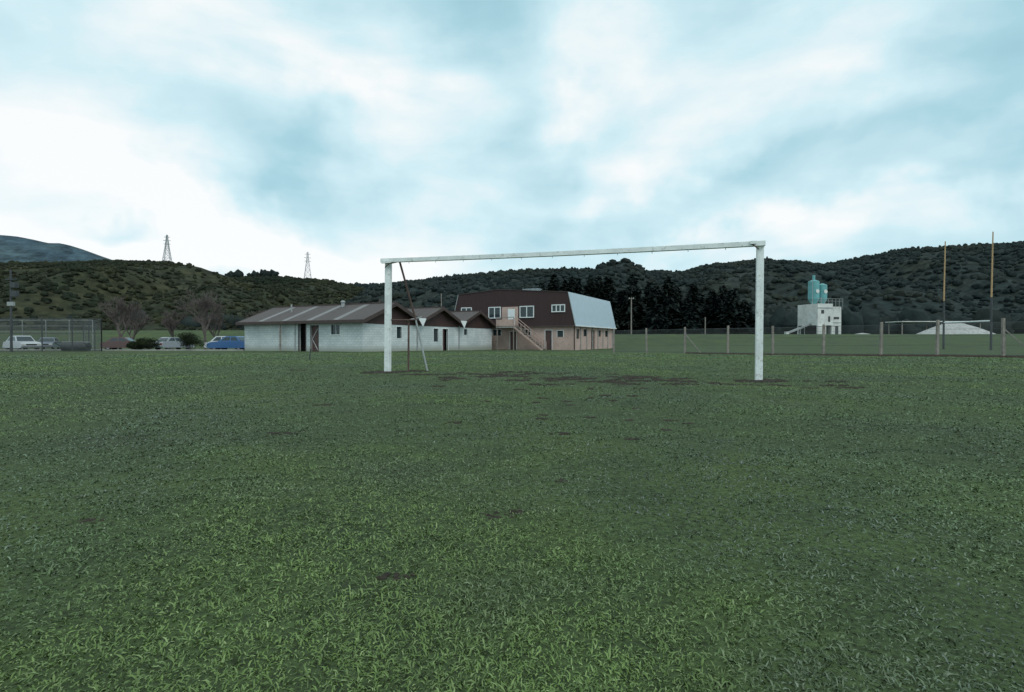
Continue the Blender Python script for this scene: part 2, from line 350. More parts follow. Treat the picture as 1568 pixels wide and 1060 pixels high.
for t0,t1,a0,a1 in opB:
    for bx in ((t0-w,t0,a0,a1),(t1,t1+w,a0,a1),(t0-w,t1+w,a1,a1+w)): q.box(bx[0],bx[1],-.03,.05,bx[2],bx[3],M['whitetrim'])
q.beam((.09,4.9,-.2),(.09,5.6,.8),.02,M['whitetrim']); q.beam((.09,5.6,.85),(.09,4.9,1.8),.02,M['whitetrim'])
q.box(-.46,-.36,8.85,8.97,-.4,2.3,M['timber']); q.box(-.06,-.004,7.5,7.58,-.3,2.3,M['galv'])
for xx in (7.1,14.2): q.box(xx-.05,xx+.05,-.1,-.004,-.4,2.2,M['galv'])
q.obj('trim',club)
q=MB(); zr=3.85; ze=2.45; oh=.55; pitch=(zr-ze)/3.55
for g in range(3):
    x0=7.1*g; xm=x0+3.55; x1=x0+7.1
    xl=x0-(oh if g==0 else 0); zl=ze-(oh*pitch if g==0 else 0); xr=x1+(oh if g==2 else 0); zrr=ze-(oh*pitch if g==2 else 0)
    for (xa,za,xb,zb) in ((xl,zl,xm,zr),(xm,zr,xr,zrr)):
        y0,y1=-oh,LY+oh; th=.09
        q.poly([(xa,y0,za),(xb,y0,zb),(xb,y1,zb),(xa,y1,za),(xa,y0,za+th),(xb,y0,zb+th),(xb,y1,zb+th),(xa,y1,za+th)],M['roof'],[(0,3,2,1),(4,5,6,7),(0,1,5,4),(1,2,6,5),(2,3,7,6),(3,0,4,7)])
    q.box(xm-.12,xm+.12,-oh-.02,LY+oh+.02,zr+.05,zr+.16,M['fascia'])
q.obj('roof',club)
q=MB()
for g in range(3):
    x0=7.1*g; xm=x0+3.55; x1=x0+7.1
    q.poly([(x0+.01,-.03,ZT-.25),(x1-.01,-.03,ZT-.25),(x1-.01,-.03,ze-.01),(xm,-.03,zr-.01),(x0+.01,-.03,ze-.01)],M['brown'])
    q.poly([(x0+.01,LY+.23,ZT),(xm,LY+.23,zr-.01),(x1-.01,LY+.23,ZT)],M['brown'])
    xl=x0-(oh if g==0 else 0); zl=ze-(oh*pitch if g==0 else 0); xr=x1+(oh if g==2 else 0); zrr=ze-(oh*pitch if g==2 else 0)
    for (xa,za,xb,zb) in ((xl,zl,xm,zr),(xm,zr,xr,zrr)):
        for (ya,yb) in ((-oh-.05,-oh-.003),(LY+oh+.003,LY+oh+.05)):
            q.poly([(xa,ya,za-.2),(xb,ya,zb-.2),(xb,yb,zb-.2),(xa,yb,za-.2),(xa,ya,za+.12),(xb,ya,zb+.12),(xb,yb,zb+.12),(xa,yb,za+.12)],M['fascia'],[(0,3,2,1),(4,5,6,7),(0,1,5,4),(1,2,6,5),(2,3,7,6),(3,0,4,7)])
q.box(-oh-.05,-oh-.003,-oh-.05,LY+oh+.05,ze-oh*pitch-.12,ze-oh*pitch+.12,M['fascia'])
q.obj('gables_and_bargeboards',club)
q=MB()
for xx in (7.1,14.2):
    q.poly([(xx-.62,-oh-.08,ze+.28),(xx,-oh-.14,1.95),(xx+.62,-oh-.08,ze+.28),(xx,-oh+.3,ze+.28)],M['whitetrim'],[(0,1,2),(0,2,3),(0,3,1),(1,3,2)])
q.obj('valley_rainwater_heads',club)
q=MB()
q.beam((1.9,10.2,2.9),(1.9,10.2,4.0),.07,M['galv'],n=8); q.beam((3.0,5.0,3.3),(3.0,5.0,4.1),.16,M['galv'],n=8); q.beam((3.0,5.0,4.1),(3.0,5.0,4.25),.24,M['galv'],.1,n=8); q.beam((4,1.7,3.4),(4,1.7,4.3),.05,M['rust'],n=6)
q.beam((9,7,3.4),(9,7,4.3),.13,M['galv'],n=8); q.beam((10.6,-.3,3.6),(10.6,-.3,5.3),.04,M['timber'],n=6)
q.obj('roof_vents',club)
q=MB()
for yy in (2.2,5.2,8.2,11.2):
    xa,xb=-.4,3.3
    za,zb=ze+pitch*xa+.097,ze+pitch*xb+.097; q.poly([(xa,yy,za),(xb,yy,zb),(xb,yy+.6,zb),(xa,yy+.6,za)],M['skylight'])
q.obj('roof_skylights',club)
hall=empty('two_storey_hall',(6.75,58,0),VA)
q=MB(); HL=15.6; HW=15.3; z1=2.33
opF=[(2.56,3.35,-.35,1.85),(5.2,6.2,1.3,1.95),(9.0,10.1,1.3,2.0),(1.2,1.9,1.1,1.8),(7.0,7.8,-.35,1.75)]
openings_wall(q,.2,HW,Z0,z1,opF,.2,lambda t0,t1,a,b_,d0,d1,m:q.box(d0,d1,t0,t1,a,b_,m),M['pink'])
opS=[(1.0,2.0,.9,2.),(3.4,4.6,1.2,2.),(6.2,7.6,-.35,2.),(9,10.2,1.2,2.),(12,13.2,1.2,2.)]
openings_wall(q,0,HL,Z0,z1-.002,opS,.2,lambda t0,t1,a,b_,d0,d1,m:q.box(t0,t1,d0,d1,a,b_,m),M['pink'])
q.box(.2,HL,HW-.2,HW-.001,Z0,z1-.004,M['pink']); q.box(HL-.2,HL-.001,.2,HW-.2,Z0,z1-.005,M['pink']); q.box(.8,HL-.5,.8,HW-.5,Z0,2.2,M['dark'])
q.obj('ground_floor_walls',hall)
q=MB()
prof=[(-.35,z1),(.5,6.06),(9.2,6.68),(14.7,6.28),(15.75,z1)]
q.prism([(p[0],p[1]) for p in prof],-.3,HL+.3,M['metalroof'],'X',ends=M['cladding'])
q.obj('upper_storey',hall)
q=MB()
for i_ in range(4):
    a_,b_=prof[i_],prof[i_+1]; q.beam((-.33,a_[0],a_[1]),(-.33,b_[0],b_[1]),.05,M['fascia'] if i_ in(1,2) else M['galv'])
q.box(-.36,-.303,-.3,15.6,z1-.1,z1+.06,M['fascia']); q.beam((-.3,-.38,z1),(HL+.3,-.38,z1),.08,M['whitetrim'])
def win(t0,t1,a0,a1,n):
    xf=-.303; w=.10
    q.box(xf-.03,xf,t0,t1,a0,a1,M['glass'])
    q.box(xf-.09,xf-.001,t0-w,t1+w,a1,a1+w,M['whitetrim']); q.box(xf-.11,xf-.001,t0-w,t1+w,a0-w,a0,M['whitetrim'])
    for k in range(n+1):
        c_=t0+(t1-t0)*k/n; q.box(xf-.08,xf-.031 if 0<k<n else xf-.001,c_-w/2 if 0<k<n else (c_-w if k==0 else c_),c_+w/2 if 0<k<n else (c_ if k==0 else c_+w),a0,a1,M['whitetrim'])
win(8.95,10.4,3.4,4.55,2); win(4.7,6.3,3.4,4.55,2); win(.95,2.35,3.95,4.6,3); win(12.9,14.2,3.95,4.6,2)
for k in range(8):
    c_=.1+k*2.15; q.box(c_,c_+.16,-.09,-.003,Z0,z1-.05,M['fascia'] if k in (0,) else M['concrete'])
for (t0,t1,a0,a1) in opF: q.box(.1,.14,t0,t1,a0,a1,M['glass'] if a0>0 else M['door'])
for (t0,t1,a0,a1) in opS: q.box(t0,t1,.1,.14,a0,a1,M['glass'] if a0>0 else M['door'])
for (t0,t1,a0,a1) in opF:
    for bb in ((t0-.06,t0,a0,a1),(t1,t1+.06,a0,a1),(t0-.06,t1+.06,a1,a1+.06)): q.box(-.03,.05,*bb,M['whitetrim'])
q.obj('windows_and_trim',hall)
q=MB()
q.box(-.37,-.304,6.6,8.7,2.4,4.6,M['pink']); q.box(-.40,-.371,7.0,7.9,2.42,4.35,M['whitetrim'])
q.box(-1.6,-.375,6.5,8.8,2.15,2.3,M['concrete'])
for yy in (6.55,7.3,8.05,8.75): q.beam((-1.57,yy,2.3),(-1.57,yy,3.3),.035,M['timber'])
q.box(-1.6,-1.54,6.5,8.8,3.3,3.38,M['timber']); q.box(-1.6,-1.56,6.5,8.8,2.35,3.1,M['pink'])
for yy in (6.6,8.7): q.beam((-1.5,yy,-.5),(-1.5,yy,2.15),.07,M['timber'])
ns=14
for k in range(ns):
    t=k/ns; yy=6.45-t*3.4; zz=2.25-t*2.6; q.box(-1.55,-.6,yy-.25,yy,zz-.05,zz,M['concrete'])
for xx in (-1.6,-.55):
    q.beam((xx,6.5,2.2),(xx,3.0,-.42),.10,M['pink']); q.beam((xx,6.5,3.2),(xx,3.0,.55),.045,M['pink'])
    for k in range(5): t=k/4; q.beam((xx,6.5-3.5*t,2.2-2.6*t),(xx,6.5-3.5*t,3.2-2.65*t),.04,M['pink'])
q.obj('external_stair',hall)
q=MB(); q.box(5,6,6.5,8.5,6.5,7.1,M['galv']); q.beam((9,8,6.4),(9,8,7.5),.15,M['galv'],n=8); q.box(4.9,6.1,6.4,8.6,7.1,7.16,M['galv']); q.obj('roof_vents',hall)
# ---------------------------------------------------------------- fence right
f=empty('boundary_fence'); P0=Vector((9.18,36,0)); D=Vector((12.8,-12.4,0))
ss=[-.147,0,.155,.31,.455,.60,.745,.87,1.0,1.14,1.28]
q=MB(); w=MB(); tops=[]
for k,s_ in enumerate(ss):
    p=P0+D*s_; z=G(p.x,p.y); lean=random.uniform(-.03,.03); h=1.72+random.uniform(-.04,.05)
    q.beam((p.x,p.y,z-.1),(p.x+lean,p.y,z+h),.085,M['timber'],.075); tops.append((p.x+lean,p.y,z))
    if k in (2,8): q.beam((p.x,p.y,z+1.3),(p.x+D.normalized().x*1.1,p.y+D.normalized().y*1.1,z),.04,M['timber'])
for a_,b_ in zip(tops[:-1],tops[1:]):
    for hz,rad in ((.1,.014),(.55,.007),(1.0,.007),(1.3,.007),(1.58,.016)): w.beam((a_[0],a_[1],a_[2]+hz),(b_[0],b_[1],b_[2]+hz),rad,M['darksteel'],n=4)
q.obj('posts',f,bevel=.01); w.obj('wires',f)
q=MB()
for a_,b_ in zip(tops[:-1],tops[1:]): q.poly([(a_[0],a_[1]-.06,a_[2]),(b_[0],b_[1]-.06,b_[2]),(b_[0],b_[1]-.06,b_[2]+1.6),(a_[0],a_[1]-.06,a_[2]+1.6)],M['chain'])
q.obj('mesh_panel',f)
q=MB()
for a_,b_ in zip(tops[2:-1],tops[3:]): q.beam((a_[0],a_[1]-.1,a_[2]+.04),(b_[0],b_[1]-.1,b_[2]+.04),.06,M['rust'])
q.obj('bottom_rail',f)
f=empty('court_fence'); q=MB(); pts=[(-46+1.95*k,40.5+.6*k) for k in range(7)]
for x,y in pts: z=G(x,y); q.beam((x,y,z-.1),(x,y,z+2.75),.045,M['darksteel'],n=6)
for (x,y),(x2,y2) in zip(pts[:-1],pts[1:]):
    for h in (.08,1.5,2.7): q.beam((x,y,G(x,y)+h),(x2,y2,G(x2,y2)+h),.03,M['darksteel'],n=4)
x,y=pts[-1]; x2,y2=x-8.,y+8; 
for k in range(4):
    t=k/3; q.beam((x+(x2-x)*t,y+(y2-y)*t,-.4),(x+(x2-x)*t,y+(y2-y)*t,2.5),.045,M['darksteel'],n=6)
q.beam((x,y,2.48),(x2,y2,2.48),.03,M['darksteel']); q.obj('frame',f)
q=MB()
for (x,y),(x2_,y2_) in zip(pts[:-1],pts[1:]): q.poly([(x,y-.05,-.2),(x2_,y2_-.05,-.2),(x2_,y2_-.05,2.5),(x,y-.05,2.5)],M['chain2'])
q.poly([(pts[-1][0],pts[-1][1],-.2),(x2,y2,-.3),(x2,y2,2.45),(pts[-1][0],pts[-1][1],2.45)],M['chain2']); q.obj('mesh_panel',f)
f=empty('court_fence'); q=MB()
for k in range(10):
    x=-86+3.2*k; q.beam((x,72,G(x,72)-.1),(x,72,3.5),.06,M['galv'],n=6)
for h in (1.9,2.7,3.5): q.beam((-86,72,h),(-57.2,72,h),.05,M['galv'],n=4)
q.obj('frame',f); q=MB(); q.poly([(-86,71.9,-.3),(-57.2,71.9,-.3),(-57.2,71.9,3.4),(-86,71.9,3.4)],M['chain2']); q.obj('mesh_panel',f)
xs2=np.linspace(-100,-24.9,80); ys2=np.linspace(48.4,64,20); X,Y=np.meshgrid(xs2,ys2)
V=np.stack([X.ravel(),Y.ravel(),gz(X,Y).ravel()+.015],1); nx=80; i=(np.arange(79)[None,:]+nx*np.arange(19)[:,None]).ravel()
npmesh('car_park',V,[np.stack([i,i+1,i+nx+1,i+nx],1)],M['asphalt'],smooth=True)
q=MB()
for k in range(30):
    x=-98+k*2.45; y=48.3; q.box(x,x+2.4,y-.15,y,G(x,y)-.1,G(x,y)+.13,M['concrete'])
q.obj('kerb')
# ---------------------------------------------------------------- cars
def car(x,y,rz,col,L=4.2,Wd=1.66,H=1.4,name='parked_car'):
    e=empty(name,(x,y,G(x,y)+.02),rz); pm=paint('car_paint',col)
    h=L/2; q=MB()
    body=[(-h,.35),(-h+.02,.72),(-h+.15,.86),(-h*.55,.92),(h*.32,.92),(h*.85,.80),(h-.03,.66),(h,.35),(h-.1,.24),(-h+.1,.24)]
    def loft(prof,wb,wt,zb,zt,mat):
        n=len(prof)
        def wy(z): t=(z-zb)/(zt-zb); return (wb+(wt-wb)*max(0,min(1,t)))/2
        P=[(px_,-wy(pz_),pz_) for px_,pz_ in prof]+[(px_,wy(pz_),pz_) for px_,pz_ in prof]
        q.poly(P,mat,[(i,(i+1)%n,n+(i+1)%n,n+i) for i in range(n)][::1]); q.poly(P[:n][::-1],mat); q.poly(P[n:],mat)
    loft(body,Wd,Wd*.93,.3,.95,pm); q.obj('body',e,bevel=.05)
    q=MB(); cab=[(-h*.72,.90),(-h*.48,H-.05),(-h*.40,H),(h*.05,H),(h*.13,H-.04),(h*.42,.90)]
    loft(cab,Wd*.92,Wd*.72,.9,H,pm); q.obj('cabin',e,bevel=.04)
    q=MB()
    def wy(z): t=(z-.9)/(H-.9); return (Wd*.92+(Wd*.72-Wd*.92)*t)/2
    for sg in (-1,1):
        for pg in ([(-h*.60,.97),(-h*.42,H-.1),(-h*.2,H-.1),(-h*.2,.97)],[(-h*.15,.97),(-h*.15,H-.1),(h*.08,H-.1),(h*.30,.97)]):
            P=[(a_,sg*(wy(b_)+.006),b_) for a_,b_ in pg]; q.poly(P if sg<0 else P[::-1],M['glass'])
    for xa,za,xb,zb,o_ in ((h*.40,.95,h*.155,H-.09,.012),(-h*.705,.96,-h*.505,H-.1,-.012)):
        q.poly([(xa+o_,-wy(za)+.08,za),(xa+o_,wy(za)-.08,za),(xb+o_,wy(zb)-.06,zb),(xb+o_,-wy(zb)+.06,zb)],M['glass'])
    q.obj('glass',e)
    q=MB()
    for sx_ in (-h*.62,h*.62):
        for sg in (-1,1):
            yy=sg*Wd*.47; q.beam((sx_,yy-sg*.18,.3),(sx_,yy+sg*.02,.3),.31,M['rubber'],n=20); q.beam((sx_,yy+sg*.02,.3),(sx_,yy+sg*.035,.3),.18,M['chrome'],n=12)
    for sg in (-1,1):
        q.box(h-.02,h+.03,sg*.62-.14,sg*.62+.14,.55,.68,M['lamp']); q.box(-h-.03,-h+.02,sg*.62-.13,sg*.62+.13,.55,.72,M['redlamp'])
    q.box(h-.01,h+.07,-.78,.78,.36,.46,M['chrome']); q.box(-h-.07,-h+.01,-.78,.78,.36,.46,M['chrome']); q.box(h-.02,h+.02,-.42,.42,.52,.66,M['rubber'])
    q.obj('wheels_and_trim',e)
    return e
car(-50.6,54.5,math.radians(-28),(.50,.53,.54),4.3,1.7,1.5); car(-54.5,62,math.radians(-60),(.15,.18,.22),4.1)
car(-42.6,58,math.radians(15),(.09,.05,.045),4.0); car(-38.2,59.5,math.radians(75),(.28,.31,.33),4.2); car(-27.9,52.5,math.radians(172),(.045,.12,.27),4.2); car(-31.5,58.5,math.radians(5),(.5,.52,.53),4.3,1.7,1.5)
car(-59,56,math.radians(-20),(.3,.06,.05),4.2)
e=empty('field_roller',(-37.6,45.5,G(-37.6,45.5)),math.radians(8)); q=MB(); q.beam((-1.0,0,.38),(1.0,0,.38),.38,M['darksteel'],n=24); q.beam((-1.12,0,.38),(1.12,0,.38),.05,M['darksteel'],n=8)
for sx_ in (-1.1,1.1): q.beam((sx_,0,.38),(sx_,-.9,.75),.035,M['darksteel'])
q.beam((-1.1,-.9,.75),(1.1,-.9,.75),.035,M['darksteel']); q.beam((-1.1,0,.8),(1.1,0,.8),.05,M['galv']); q.obj('drum_and_frame',e)
# ---------------------------------------------------------------- vegetation
def leafcloud(centers,radii,n,size,flat=1.0):
    Vs=[]
    for c_,r_ in zip(centers,radii):
        d=rng.normal(size=(n,3)); d/=np.linalg.norm(d,axis=1)[:,None]; rad=rng.random(n)**.35
        p=np.array(c_)+d*rad[:,None]*np.array(r_)
        a_=rng.normal(size=(n,3)); a_/=np.linalg.norm(a_,axis=1)[:,None]; b_=np.cross(a_,d); s_=size*(.5+rng.random(n))[:,None]
        Vs.append(np.stack([p-a_*s_*.6,p+b_*s_*.5,p+a_*s_*.6,p-b_*s_*.5],1))
    return np.concatenate(Vs).reshape(-1,3)
def shrub(x,y,w,h):
    e=empty('shrub',(x,y,G(x,y))); q=MB()
    for k in range(7): a_=random.random()*6.28; q.beam((0,0,-.05),(math.cos(a_)*w*.3,math.sin(a_)*w*.25,h*.6),.03,M['bark'],.01,n=5)
    q.obj('stems',e)
    C=[];R=[]
    for k in range(16):
        a_=random.random()*6.28; rr_=random.random()**.6*w*.36; zz=h*random.uniform(.25,.72); C.append((math.cos(a_)*rr_,math.sin(a_)*rr_*.8,zz)); s_=random.uniform(.16,.27); R.append((w*s_,w*s_,h*s_*1.1))
    V=leafcloud(C,R,420,.06); i=np.arange(len(V)//4)*4; o=npmesh('foliage',V,[np.stack([i,i+1,i+2,i+3],1)],M['shrub']); o.parent=e
shrub(-34.2,49.5,2.2,1.4); shrub(-29.6,48.8,3.1,1.85); shrub(-38.0,53,1.6,1.1); shrub(-35.8,50.2,1.4,1.0)
def baretree(x,y,h,spread,lv=6,name='bare_tree',r0=.16):
    e=empty(name,(x,y,G(x,y))); segs=[]
    def br(p,d,L,r,l):
        p2=p+d*L; segs.append((p,p2,r,l))
        if l==0: return
        n=3 if l>1 else 5
        for k in range(n):
            nd=(d+Vector((random.gauss(0,.42),random.gauss(0,.42),random.uniform(0,.42)))*spread).normalized()
            br(p+d*L*random.uniform(.55,1),nd,L*random.uniform(.66,.86),max(r*.66,.014),l-1)
    br(Vector((0,0,-.1)),Vector((0,0,1)),1.,r0,lv); top=max(s_[1].z for s_ in segs); k=h/top
    q=MB()
    for a_,b_,r,l in segs: q.beam(a_*k,b_*k,r,M['bark'],max(r*.7,.008),n=6 if l>3 else 3,cap=False)
    q.obj('trunk_and_branches',e)
baretree(-43.8,59,6.2,1.0); baretree(-34.6,59.5,7.0,1.0); baretree(-47.5,66,5.2,1.1); baretree(-30.8,64,5.0,1.1); baretree(-40.5,63,4.8,1.1); baretree(-37.5,67,5.0,1.1)
def conifers(name,pts,mat,nl=700,lsize=.55):
    Vs=[]; q=MB()
    for (x,y,h,r_) in pts:
        z0=G(x,y); q.beam((x,y,z0-.3),(x,y,z0+h*.9),h*.018,M['bark'],.03,n=5)
        t=rng.random(nl)**.8; R=r_*(1.04-t)**.55*(.55+.45*rng.random(nl)**.5)*(1+.25*np.sin(t*h*2.2+rng.random()*6))
        a_=rng.random(nl)*6.283; zb=h*.06+t*h*.94; out=np.stack([np.cos(a_),np.sin(a_),np.zeros(nl)],1)
        p=out*R[:,None]+np.array([x,y,z0])+np.stack([0*t,0*t,zb-.15*R],1)
        tan=np.stack([-np.sin(a_),np.cos(a_),rng.normal(0,.3,nl)],1); s_=lsize*(.5+rng.random(nl))[:,None]*(1.15-.6*t)[:,None]
        o2=out+np.stack([0*t,0*t,rng.normal(-.1,.4,nl)],1)
        Vs.append(np.stack([p-tan*s_*.5,p-o2*s_,p+tan*s_*.5,p+o2*s_*1.2],1))
    V=np.concatenate(Vs).reshape(-1,3); i=np.arange(len(V)//4)*4
    e=empty(name); o=npmesh('foliage',V,[np.stack([i,i+1,i+2,i+3],1)],mat); o.parent=e; q.obj('trunks',e)
pts=[]
for k in range(62):
    x=6+k*.80+random.uniform(-.6,.6); y=130+random.uniform(-8,14); env=14.4 if x<38 else 11.5
    pts.append((x,y,env*random.uniform(.66,1.1),random.uniform(1.8,3.0)))
conifers('pine_tree_belt',pts,M['pine'],650,.8)
def crowns(name,P,S_,mat):
    import bmesh
    bm=bmesh.new(); bmesh.ops.create_icosphere(bm,subdivisions=2,radius=1); bv=np.array([v.co[:] for v in bm.verts]); bf=np.array([[v.index for v in f_.verts] for f_ in bm.faces]); bm.free()
    n=len(P); J=.5+.85*rng.random((n,len(bv),1)); V=(bv[None]*J)*S_[:,None,:]+P[:,None,:]
    F=bf[None]+(np.arange(n)*len(bv))[:,None,None]; return npmesh(name,V.reshape(-1,3),[F.reshape(-1,3)],mat)
P=[];S_=[]
for k in range(900):
    x=random.uniform(-190,330); y=random.uniform(150,205)+abs(x)*.05
    s0=random.uniform(1.4,3.4)*(1.25 if x>0 else .9); P.append((x,y,G(x,y)+s0*.8)); S_.append((s0,s0,s0*random.uniform(.8,1.7)))
crowns('tree_belt',np.array(P),np.array(S_),M['hilltree'])
# ---------------------------------------------------------------- hills
def hill(name,D,yb,back,tbl,dx,dy,mat,rough,seed,ntree,ts,tmat=None,spread_top=.2,thin=0):
    tx_=np.array([t[0] for t in tbl]); tz_=np.array([t[1] for t in tbl])
    xs=np.arange(tx_[0],tx_[-1],dx); ys=np.concatenate([np.arange(yb,D,dy),[D],np.arange(D+dy,D+back,dy*2)])
    def H(x): return np.interp(x,tx_,tz_)
    def hz(x,y):
        t=(y-yb)/(D-yb)
        n1=mnoise.fractal(Vector((x/ (45*dx/4),y/(110*dx/4),seed)),.9,2.1,4); n2=mnoise.noise(Vector((x/(9*dx/4),y/(9*dx/4),seed+5)))
        if t<=1: z=H(x)*(t**.95)*(1+rough*n1*7*max(t,0)*(1-t)**2)
        else:
            s_=(y-D)/back; z=H(x)*(1-s_*s_*1.1)-s_*6
        z+=n2*rough*1.6*min(1,3*t)*(dx/4)
        return z*1.0+1.2*(1-min(1,t))-1.5*(t<=0)
    X,Y=np.meshgrid(xs,ys); Z=np.array([hz(float(a_),float(b_)) for a_,b_ in zip(X.ravel(),Y.ravel())])
    V=np.stack([X.ravel(),Y.ravel(),Z],1); nx=len(xs); ny=len(ys); i=(np.arange(nx-1)[None,:]+nx*np.arange(ny-1)[:,None]).ravel()
    npmesh(name,V,[np.stack([i,i+1,i+nx+1,i+nx],1)],mat,smooth=True)
    if ntree:
        P=[];S_=[]
        for k in range(ntree):
            x=random.uniform(tx_[0],tx_[-1]); y=D-abs(random.gauss(0,.02))*(D-yb) if random.random()<spread_top else yb+(D-yb)*random.random()**.9
            if abs(x)>y*1.02+20: continue
            dens=mnoise.noise(Vector((x/35,y/35,seed+9)))
            if dens<random.uniform(-.6,.2)-.5*(1-thin): continue
            s0=ts*random.uniform(.4,1.35); P.append((x,y,hz(x,y)+s0*.1)); S_.append((s0,s0,s0*random.uniform(.6,1.0)))
        crowns('hillside_bush',np.array(P),np.array(S_),tmat)
    return hz
main=[(-420,35),(-250,38),(-180,40),(-120.8,42.3),(-96,42.8),(-66,46),(-41.6,49),(3,53),(47.5,54.5),(82,52.7),(129,52),(144,57),(166,59),(188,62),(213,60),(235,57.5),(260,62),(295,69),(330,71.5),(359,72.5),(388,74.4),(453,78),(552,85),(700,70)]
main=[(x,z-.3) for x,z in main]
hill('hill',400,170,160,main,4,6,M['hill'],.6,3.1,19000,1.75,M['hilltree'])
h1=[(-420,40),(-330,37),(-284,38),(-252,39),(-226,38.7),(-199,40),(-178,39.6),(-165,39),(-152.5,37),(-146,34.8),(-138,31.3),(-123,27),(-107,20.6),(-85,11),(-72,5),(-60,0)]
h1=[(x,z-.4) for x,z in h1]
hzA=hill('hill',260,130,120,h1,3,4,M['hillL'],.55,8.3,12000,1.0,M['hilltreeL'],thin=.6)
h2=[(-240,28),(-198,34),(-177,39),(-171,40),(-157,41),(-140.5,40),(-116,38),(-97.6,34.3),(-83,29),(-59,22),(-34,13.5),(-15,5),(0,0)]
h2=[(x,z-.4) for x,z in h2]
hzB=hill('hill',330,165,120,h2,3.5,5,M['hillL'],.5,15.7,8000,1.25,M['hilltreeL'],thin=.5)
far=[(-2300,260),(-1700,275),(-1313,256),(-1164,241),(-1120,237),(-1090,231),(-1053,223),(-1023,222.5),(-979,206.6),(-927,188),(-837,167),(-570,122),(-300,80)]
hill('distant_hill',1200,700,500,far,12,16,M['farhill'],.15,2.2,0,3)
P=[];S_=[]
for k in range(26):
    x=random.uniform(-176,-146); y=329+random.uniform(-4,2); s0=random.uniform(1.4,2.6); P.append((x,y,hzB(x,y)+s0*.7)); S_.append((s0,s0,s0*1.3))
for k in range(60):
    x=random.choice([random.uniform(30,62),random.uniform(90,130),random.uniform(-60,-30),random.uniform(150,380)]); s0=random.uniform(.8,1.4); P.append((x,398,float(np.interp(x,[t[0] for t in main],[t[1] for t in main]))+s0*.6)); S_.append((s0*.7,s0,s0*1.4))
crowns('ridge_trees',np.array(P),np.array(S_),M['pine'])
# ---------------------------------------------------------------- pylons
def pylon(x,y,z,h):
    e=empty('power_pylon',(x,y,z),.3); q=MB(); bw=h*.11; r_=.10
    def lv(t): return bw*(1-t)**1.3+h*.018
    zs=[0,.2,.38,.53,.65,.75,.84,.92,1]
    for a_,b_ in zip(zs[:-1],zs[1:]):
        for k in range(4):
            c0=((1,1),(1,-1),(-1,-1),(-1,1))[k]; c1=((1,1),(1,-1),(-1,-1),(-1,1))[(k+1)%4]
            A=Vector((c0[0]*lv(a_),c0[1]*lv(a_),a_*h)); B=Vector((c0[0]*lv(b_),c0[1]*lv(b_),b_*h)); C=Vector((c1[0]*lv(b_),c1[1]*lv(b_),b_*h)); A2=Vector((c1[0]*lv(a_),c1[1]*lv(a_),a_*h))
            q.beam(A,B,r_*1.3,M['pylon']); q.beam(A,C,r_*.7,M['pylon']); q.beam(A2,B,r_*.7,M['pylon']); q.beam(B,C,r_*.7,M['pylon'])
    for t,wd in ((.68,.11),(.80,.12),(.92,.09)):
        for sg in (-1,1): q.beam((0,0,t*h+h*.03),(sg*wd*h,0,t*h),r_*.8,M['pylon']); q.beam((0,0,t*h-h*.01),(sg*wd*h,0,t*h),r_*.8,M['pylon'])
    q.obj('lattice',e)
pylon(-169,259,hzA(-169,259)-.3,14.0); pylon(-127.6,330,hzB(-127.6,330)-.3,18.0)
# ---------------------------------------------------------------- batching plant
zb=G(70,120); e=empty('concrete_batching_plant',(70,120,zb),math.radians(12)); q=MB()
q.box(-3.3,.6,-3,3,2.2,7,M['silowhite']); q.box(.62,3.2,-2.6,2.6,0,6.4,M['silowhite']); 
for xx in (-3.2,-1.3,.4):
    for yy in (-2.9,2.9): q.beam((xx,yy,-.3),(xx,yy,2.2),.22,M['silowhite'])
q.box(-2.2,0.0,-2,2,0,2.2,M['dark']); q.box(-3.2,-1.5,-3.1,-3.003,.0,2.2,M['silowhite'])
q.box(-2.4,-1.7,-3.06,-3.003,4.8,5.6,M['darksteel']); q.box(-.6,-.1,-3.06,-3.003,3,4.2,M['darksteel']); q.box(1.6,2.4,-2.66,-2.603,0,2,M['darksteel']); q.box(1.2,2.6,-2.66,-2.603,3.6,4.1,M['darksteel'])
q.box(-3.32,.62,-3.1,-3.003,6.0,6.15,M['galv']); q.box(.65,3.22,-2.7,-2.603,2.8,2.9,M['galv'])
for xx,r_,zt in ((-1.7,1.15,12.2),(.55,1.0,11.4)):
    q.beam((xx,0,7.0),(xx,0,8.2),.4,M['teal'],r_,n=20); q.beam((xx,0,8.2),(xx,0,zt),r_,M['teal'],n=20); q.beam((xx,0,zt),(xx,0,zt+.4),r_,M['teal'],.2,n=20); q.beam((xx-.9,-.6,6),(xx-.9,-.6,8.6),.08,M['galv'])
    q.beam((xx,-r_+.02,9.9),(xx,-r_-.08,9.9),.45,M['silowhite'],n=12)
q.beam((-1.7,0,12.5),(-1.7,0,13.6),.3,M['teal'],n=8); q.beam((-2.9,-1,7),(-2.9,-1,12.6),.07,M['galv'])
for zz in (7.6,8.1): q.beam((-3.3,-3,zz),(3.2,-3,zz),.05,M['galv'])
for xx in np.linspace(-3.3,3.2,8): q.beam((xx,-3,7 if xx<.6 else 5.8),(xx,-3,8.1),.04,M['galv'])
q.obj('tower_and_silos',e)
q=MB(); q.beam((-9.5,-1,.4),(-3.3,-1,2.6),.28,M['galv']); q.beam((-9.5,-1,0),(-9.5,-1,.8),.5,M['silowhite']); q.beam((-6,-1,0),(-6,-1,1.6),.1,M['galv']); q.obj('conveyor',e)
